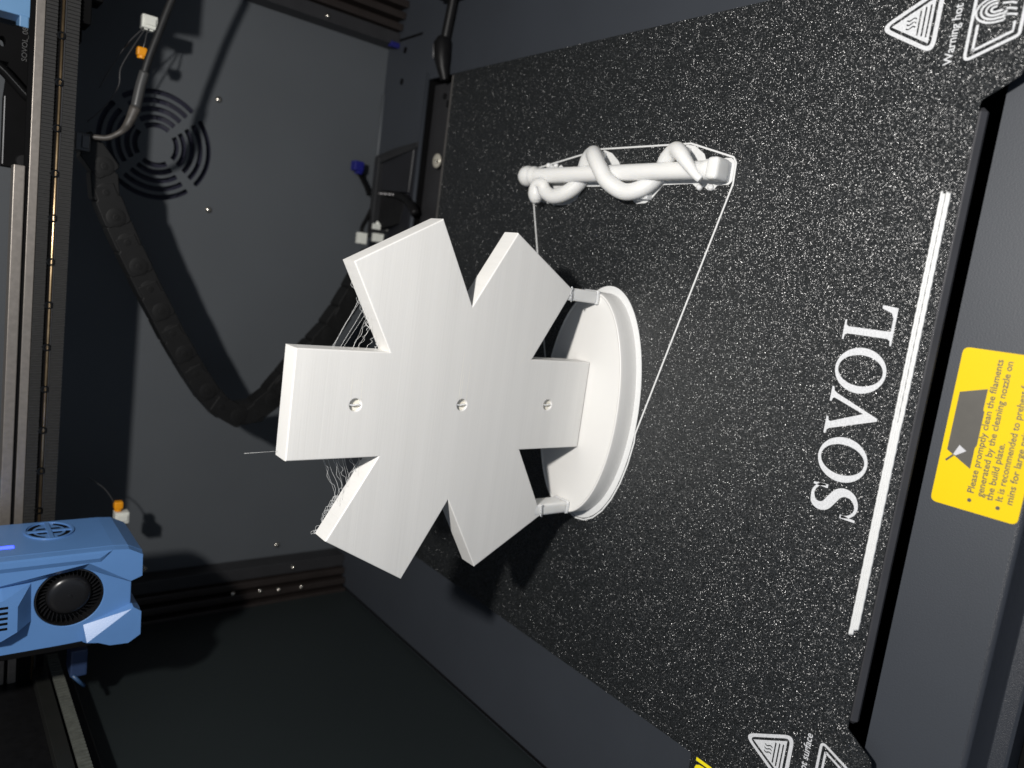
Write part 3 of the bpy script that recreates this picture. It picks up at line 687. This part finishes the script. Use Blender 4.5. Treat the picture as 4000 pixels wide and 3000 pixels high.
for k in range(38):
    a = 2 * math.pi * k / 38
    pts = [(FX + .4 + (11.0 + q * 1.05) * math.cos(a + q * .035), 307.0, FZ + (11.0 + q * 1.05) * math.sin(a + q * .035)) for q in range(5)]
    for q in range(4):
        p0, p1 = pts[q], pts[q + 1]
        v = [bm.verts.new(p0), bm.verts.new(p1), bm.verts.new((p1[0], 311.5, p1[2])), bm.verts.new((p0[0], 311.5, p0[2]))]
        bm.faces.new(v)
        w2 = [bm.verts.new((x_ + .35 * math.cos(a + 1.57), y_, z_ + .35 * math.sin(a + 1.57))) for x_, y_, z_ in (p0, p1)]
        bm.faces.new((bm.verts.new(p0), bm.verts.new(p1), w2[1], w2[0]))
finish('fan_blades', bm, M_fan, fan)
# emblem vent on the right side
EX, EY, EZ = -133.0, 336.2, 238.4
emb = None
def sidepoly(cts, d0, d1): return solid(cts, d1 - d0, 0, 'YZ', EX + d0)
bm = sidepoly([ell(EY, EZ, 13.4, 12.0, 48), ell(EY, EZ, 12.3, 10.9, 48)], .0, .7); emb = finish('vent_emblem', bm, M_blue, hd)
for a0, a1 in ((20, 78), (102, 160), (200, 258), (282, 340)):
    arc = [(EY + 10.4 * math.cos(math.radians(a0 + (a1 - a0) * t / 10)), EZ + 9.1 * math.sin(math.radians(a0 + (a1 - a0) * t / 10))) for t in range(11)]
    finish('vent_slot', sidepoly(strip(arc, 2.3), .02, .1), M_matte, emb)
for s in (-1, 1):
    for q in (-1, 1):
        finish('vent_slot', sidepoly([rpoly([(EY + q * 2.2, EZ + s * 1.4), (EY + q * 2.2, EZ + s * 6.4), (EY + q * 4.4, EZ + s * 5.2), (EY + q * 4.4, EZ + s * 1.4)], .5)], .02, .1), M_matte, emb)
finish('vent_bar', sidepoly([[(EY - 13, EZ - 1.0), (EY + 13, EZ - 1.0), (EY + 13, EZ + 1.0), (EY - 13, EZ + 1.0)]], .0, .6), M_blue, emb)
finish('vent_bar', sidepoly([[(EY - 1, EZ - 11.6), (EY + 1, EZ - 11.6), (EY + 1, EZ + 11.6), (EY - 1, EZ + 11.6)]], .0, .5), M_blue, emb)
bm = bmesh.new(); box(bm, -133.2, -132.7, 315.6, 319, 256.2, 276, .2); finish('status_light', bm, M_led, hd)
bm = bmesh.new(); lathe(bm, [(4.5, 197.2), (4.0, 192), (1.4, 189), (.5, 188)], 'Z', (-160, 330, 0), 16); finish('nozzle', bm, M_screw, hd, 'auto')
# dark blue clip hanging behind the head
dc = thing('blue_clip', 'dark blue clip hanging in shadow to the left of the print head', 'clip', (-218, 335, 220))
bm = bmesh.new(); box(bm, -224, -207.5, 335, 350, 215.8, 224.5, 1.0); finish('clip_body', bm, plain('navy_plastic', (.02, .04, .10), .5), dc)
bm = bmesh.new(); tube(bm, [(-222.3, 334.5, 223.2), (-230.5, 334.5, 216.9)], 1.1, 8); finish('clip_edge', bm, plain('steel_blue_edge', (.03, .07, .15), .4), dc, True)

# left side belt and rail
sb = thing('side_belt', 'ridged grey belt running along the dark left side below the print head', 'belt', (-232, 310, 227))
bm = bmesh.new()
n = 95; yy = [240 + 1.5 * i for i in range(n)]
for i in range(n): box(bm, -233.2, -231.2 if i % 2 else -232.6, yy[i], yy[i] + 1.5, 224.6, 230.4)
finish('teeth', bm, M_rib, sb)
bm = bmesh.new(); box(bm, -240, -233, 200, 380, 231.5, 239, .5); finish('belt_rail', bm, plain('dark_rail', (.011, .0115, .010), .5), sb)
bm = bmesh.new(); box(bm, -256, -240.2, 180, 474, 218, 340, .5); finish('dark_filler_box', bm, M_black, sb)  # black box added to darken the side wall above the belt

# ================================================================== DRAG CHAIN
ch = thing('drag_chain', 'black drag chain hanging in a curve in front of the back wall', 'cable chain', (0, 400, 100))
path = [(84, 221), (72, 211.2), (57, 209.4), (42.8, 203.1), (28.5, 196.0), (14.3, 188.5), (1.2, 181.6), (-13.3, 173.3), (-26.2, 166.2), (-40.3, 157.5), (-52.5, 149.6), (-65.2, 140.8), (-76.0, 131.0), (-82.6, 119.6), (-80.6, 106.6), (-71.5, 95.6), (-59.5, 86.6), (-46.5, 77.4), (-33.5, 66.4), (-20.5, 55.6), (-6, 46.6), (9, 39), (24, 32), (40, 24)]
lp = pp = None
for i in range(len(path) - 1):
    (xa, za), (xb, zb) = path[i], path[i + 1]
    L_ = math.hypot(xb - xa, zb - za); an = math.atan2(zb - za, xb - xa)
    if lp is None:
        h = 7.6; p_ = 15.6
        ol = rpoly([(-p_ / 2 - 5.2, h), (-p_ / 2 - 5.2, -h), (p_ / 2 - 4.6, -h), (p_ / 2 - 3.2, -h * .8), (p_ / 2 + 4, -h * .8), (p_ / 2 + 4, h * .8), (p_ / 2 - 3.2, h * .8), (p_ / 2 - 4.6, h)], [3.2, 3.2, .3, .3, 1, 1, .3, .3], 4)
        lp = finish('chain_link', solid([ol], 15, .6, 'XZ', -7.5), M_chain, ch)
        bm = bmesh.new(); lathe(bm, [(5.6, -7.3), (5.6, -7.65), (5.2, -7.75), (2.3, -7.75), (2.2, -8.1), (1.2, -8.2), (1.0, -7.8), (.1, -7.8)], 'Y', (-p_ / 2, 0, 0), 20)
        pp = finish('link_pin', bm, M_chain, lp, 'auto'); o = lp
        ch_inv = lp.matrix_parent_inverse.copy()
    else:
        o = lp.copy(); C.objects.link(o)
        q = pp.copy(); C.objects.link(q); q.parent = o
        q.matrix_parent_inverse = Matrix.Identity(4)
    o.location = Vector(((xa + xb) / 2, 404 + .4 * (i % 2), (za + zb) / 2)) * MM
    o.rotation_euler = (0, -an - math.pi if True else 0, 0)
pp.matrix_parent_inverse = Matrix.Identity(4)

# ================================================================== CABLES AND CONNECTORS BY THE GRILLE
cab = thing('motor_cable', 'grey black cable with heat shrink sleeve and plug, hanging in front of the fan grille', 'cable', (110, 390, 220))
def proj_pt(p, y):                       # same sight line, other depth
    c = Vector((37.674, -121.341, 300.136)); v = Vector(p) - c; return c + v * ((y - c.y) / v.y)
cp = [proj_pt(q, 385) for q in ((203, 395, 171), (176.6, 395, 180.3), (156.0, 395, 186.3), (138.3, 395, 191.2), (122.4, 395, 194.5), (109.3, 395, 196.4))]
bm = bmesh.new(); tube(bm, spline(cp[:5], 8), 2.2, 14); finish('jacket', bm, M_cable, cab, True)
bm = bmesh.new(); tube(bm, spline([cp[3].lerp(cp[4], .45), cp[4], cp[5]], 6), 2.9, 14); finish('sleeve', bm, M_sleeve, cab, True)
bm = bmesh.new(); tp = spline([cp[5], (98.6, 385, 201.6), (93.2, 388, 204.6), (88.2, 390, 211.3), (87.2, 393, 219.2)], 6)
tube(bm, tp, 3, 12, radii=[3.3 - 1.7 * min(1, i / (len(tp) * .55)) for i in range(len(tp))]); finish('taped_end', bm, M_tape, cab, True)
bm = bmesh.new(); box(bm, 78.2, 88.4, 392, 402, 219.6, 227.5, .7); box(bm, 80, 87, 390.4, 392.2, 220.4, 224.2, .3); finish('plug', bm, plain('plug_grey', (.06, .06, .062), .35), cab)

def wire_conn(pos, label, dirn, og, wires):
    t = thing('wire_connector', label, 'connector', pos, 'white wire connectors with an orange clip')
    x, y, z = pos
    bm = bmesh.new(); box(bm, x - 4.0, x + 4.0, y - 4, y + 4, z - 4.4, z + 4.4, .7); box(bm, x - 2.0, x + 2.0, y - 5, y - 3.8, z - 3.2, z + 3.2, .3); box(bm, x - 4.8, x - 3.8, y - 2, y + 3, z - 2.6, z + 2.6, .3); finish('housing', bm, M_nyl, t)
    ox, oy, oz = og
    bm = bmesh.new(); box(bm, ox - 2.6, ox + 2.6, oy - 2.6, oy + 2.6, oz - 2.8, oz + 2.8, 1.0); lathe(bm, [(2.4, -4.2), (2.2, 0), (1.2, 1.6)], 'X', (ox, oy, oz), 10); finish('orange_clip', bm, M_org, t)
    for wr in wires:
        bm = bmesh.new(); tube(bm, spline(wr, 7), .45, 6); finish('wire', bm, plain('dark_wire', (.045, .045, .047), .3), t, True)
wire_conn((165.5, 420, 187), 'white connector with an orange clip, above the fan grille at the right', 1, (147.3, 420, 190), [
    [(162, 418, 187), (158.2, 418, 188.1), (152, 418, 189), (147.3, 419, 190)], [(162, 419, 188.5), (146.8, 418, 196.1), (133.7, 418, 201.5), (123.2, 418, 202.1), (109.8, 418, 208.6), (98, 418, 218)], [(162, 419, 189.5), (150, 420, 198), (136, 421, 205), (120, 421, 212)]])
wire_conn((-158.6, 420, 184.8), 'white connector with an orange clip, beside the lower corner of the print head', -1, (-150.0, 420, 187.0), [
    [(-150, 420, 188.5), (-143, 420, 192.5), (-137, 421, 197), (-130, 422, 206)]])

# ================================================================== REAR PARTS BEHIND THE BED
rb_ = thing('rear_bracket', 'dark flat bracket strip behind the back edge of the build plate', 'bracket', (60, 378, -14))
bm = bmesh.new(); box(bm, -175, 178, 357, 402.4, -17, -14, .6); finish('strip', bm, plain('bracket_grey', (.022, .022, .024), .5), rb_)
bm = bmesh.new(); box(bm, 158, 163, 366, 376, -14, -9, .8); box(bm, 146, 157, 363.5, 366.5, -14, -10.4, .5); lathe(bm, [(2.2, -14), (2.2, -13), (1.8, -12.8)], 'Z', (168, 386, 0), 14); finish('catch', bm, M_black, rb_)
bm = bmesh.new(); box(bm, -176, 176.5, 355.3, 357.2, -9, .2, .4); finish('bed_lip', bm, plain('bed_lip_grey', (.10, .095, .09), .4, .3), rb_)
bt = thing('round_button', 'pale round metal button behind the back edge of the plate', 'button', (118.9, 378, -13))
bm = bmesh.new(); lathe(bm, [(2.2, -14), (2.2, -9.5), (4.6, -9.3), (5.4, -8.2), (5.3, -7.4), (4.2, -6.8), (.3, -6.5)], 'Z', (118.5, 377.5, 0), 28); finish('cap', bm, M_pearl, bt, True)
bm = bmesh.new(); lathe(bm, [(1.3, -6.8), (1.1, -5.4), (.3, -5.0)], 'Z', (117.6, 374.5, 0), 14); finish('pin', bm, M_screw, bt, True)
rc = thing('bed_cable', 'black bed cable with a thick plug at the back right corner of the plate', 'cable', (205, 375, 0))
bm = bmesh.new(); tube(bm, spline([(258, 371, -2), (236, 372.5, -3), (214, 376, -3), (203, 378, -3)], 6), 3.6, 12); finish('jacket', bm, M_black, rc, True)
bm = bmesh.new(); tube(bm, [(206, 378, -2), (202, 378, -1.5), (190, 376, -1.5), (184, 374.6, -2), (176, 373, -4)], 6, 12, radii=[4.5, 6.6, 6.0, 4.6, 3.4]); finish('plug', bm, M_black, rc, 'auto')
bm = bmesh.new(); tube(bm, [(201, 383.5, 2.5), (191, 382.0, 2.5)], .9, 8); finish('plug_clip', bm, plain('plug_clip_grey', (.10, .10, .105), .4), rc, True)
bm = bmesh.new(); box(bm, 232, 238, 362, 384, -7.9, 4, 1); finish('strain_relief', bm, M_black, rc)

cg = thing('chain_anchor', 'black chain end bracket with white plugs, behind the upper right star arm', 'chain bracket', (100, 440, DZ))
bm = bmesh.new(); box(bm, 61, 121, 440, 447, DZ + .1, 8.2, 1.0); finish('slab', bm, plain('bracket_black', (.016, .0165, .018), .5), cg)
bm = bmesh.new()
for p in ((116, 440.5, 7.6), (122, 440.5, 6.8), (122, 447, 6.8), (116, 447, 7.6), (116, 440, DZ + .1), (126, 447, DZ + .1), (134.5, 407.5, DZ + .1), (129.5, 406.5, DZ + .1), (133.8, 408, -6.6), (130, 407, -6.4), (128, 428, 2.0), (124, 426, 1.6)): bm.verts.new(p)
r = bmesh.ops.convex_hull(bm, input=bm.verts); bmesh.ops.delete(bm, geom=[g for g in r['geom_interior'] if isinstance(g, bmesh.types.BMVert)], context='VERTS')
finish('gusset', bm, plain('bracket_black_side', (.012, .0125, .014), .5), cg)
bm = bmesh.new(); box(bm, 58, 130, 408, 440, DZ + .1, DZ + 1.4, .5); finish('floor_shade', bm, plain('floor_shade_navy', (.006, .0065, .010), .5), cg)  # dark sheet standing in for the shadow inside the bracket
bm = bmesh.new()
for p in ((95, 440, 4.5), (124, 440, 4.5), (95, 440, DZ + .1), (128, 440, DZ + .1), (95, 411, DZ + .1), (131, 409, DZ + .1), (95, 412, -6), (130, 411, -6)): bm.verts.new(p)
bmesh.ops.convex_hull(bm, input=bm.verts); finish('wedge', bm, plain('wedge_black', (.009, .0095, .012), .45), cg)
bm = bmesh.new()
for p in ((64, 440, 2.5), (90, 440, 2.5), (64, 440, DZ + .1), (90, 440, DZ + .1), (70, 420, DZ + .1), (90, 414, DZ + .1), (70, 421, -6), (90, 415, -6)): bm.verts.new(p)
bmesh.ops.convex_hull(bm, input=bm.verts); finish('wedge', bm, M_black, cg)
bm = bmesh.new(); tube(bm, spline([(93, 430, -3), (90, 414, DZ + 3), (84, 402, DZ + 3), (78, 396, DZ + 2.5)], 5), 3.6, 10); finish('strap', bm, M_black, cg, True)
bm = bmesh.new()
for k in range(7): tube(bm, [(92.4, 440 - k * 4, 4.6 - 1.6 * k), (92.2, 438 - k * 4, 4.4 - 1.6 * k), (92.2, 436 - k * 4, 3.4 - 1.6 * k)], 1.0, 6)
finish('silver_braid', bm, plain('silver_braid', (.35, .34, .34), .35, .5, var=.3, nscale=600), cg, True)
def plug(x, y, z, dx, dy, dz, name):
    bm = bmesh.new()
    for k in range(4): box(bm, x - dx, x + dx, y - dy, y + dy, z - dz + k * dz * .5, z - dz + k * dz * .5 + dz * .42, .3)
    finish(name, bm, M_nyl, cg)
plug(54.5, 440, 16.2, 4.4, 3, 3.6, 'white_plug'); plug(65.5, 440, 4.6, 2.2, 3, 3.2, 'white_plug'); plug(56.8, 439, 2.2, 3.4, 3, 4.0, 'white_plug')
bm = bmesh.new(); tube(bm, [(68.8, 440, 4.4), (63.8, 440, -10.0)], 1.5, 10); finish('white_tie', bm, M_nyl, cg, True)
bm = bmesh.new(); tube(bm, spline([(60, 440, 16.5), (64, 442, 15), (72, 445, 10), (80, 447, 6)], 6), 1.8, 8); tube(bm, spline([(56, 440, 10), (62, 441, 9), (70, 442, 6)], 6), 1.3, 8); finish('plug_wires', bm, M_black, cg, True)
bm = bmesh.new(); tube(bm, spline([(112, 466, 14), (106, 468, 8), (98, 468, 2), (92, 466, 0)], 6), 2.0, 8); finish('blue_cable_tail', bm, M_matte, cg, True)
bp_ = thing('blue_plug', 'small royal blue plug against the foot of the back wall', 'plug', (113, 466, 12))
bm = bmesh.new(); box(bm, 109.2, 117.2, 462, 470, 9, 17.5, 1.0); box(bm, 107, 110, 463, 469, 9.6, 14, .6); finish('plug_body', bm, M_dkblue, bp_)
bp_ = thing('blue_plug', 'tiny royal blue plug at the foot of the right corner post', 'plug', (214, 455, -4))
bm = bmesh.new(); box(bm, 211.5, 215.5, 455, 460, DZ + .1, 0, .6); finish('plug_body', bm, plain('deep_blue', (.008, .009, .12), .5), bp_)

# carriage block at the right end of the beam (its lower end hangs into view beyond the frame edge)
rc2 = thing('beam_end_block', 'black carriage block at the right end of the beam, casting a stepped shadow', 'carriage block', (200, 365, 225))
bm = bmesh.new(); box(bm, 168.7, 260, 372, 392, 206.5, 250, 1.0); finish('block', bm, M_matte, rc2)
bm = bmesh.new(); box(bm, 140, 260, 405, 418, 225, 247, .6); finish('leak_blocker', bm, M_matte, rc2)  # hidden block added to stop a light leak onto the wall
bm = bmesh.new(); box(bm, 158, 168.9, 372.6, 392, 220, 246, .6); box(bm, 144.5, 158.2, 372.8, 392, 225.5, 246, .6); finish('block_step', bm, M_matte, rc2)
# black frame in front of the deck ledge
ff = thing('front_frame', 'black frame strip below the front edge of the deck', 'frame strip', (0, -60, -60))
bm = bmesh.new(); box(bm, -300, 300, -75, -47.4, -62, -46, .6); finish('strip', bm, M_matte, ff)
bm = bmesh.new(); box(bm, -300, 300, -52, -51.6, -46, -45.6); box(bm, -300, 300, -56, -55.6, -46, -45.6); finish('ridge', bm, M_alud, ff)
# unseen half lid, added to keep ambient light off the back half
lid = bxo('added_half_lid', (-262, 262, 215, 474, 520, 526), M_wall, None, 0); tag(lid, kind='structure')
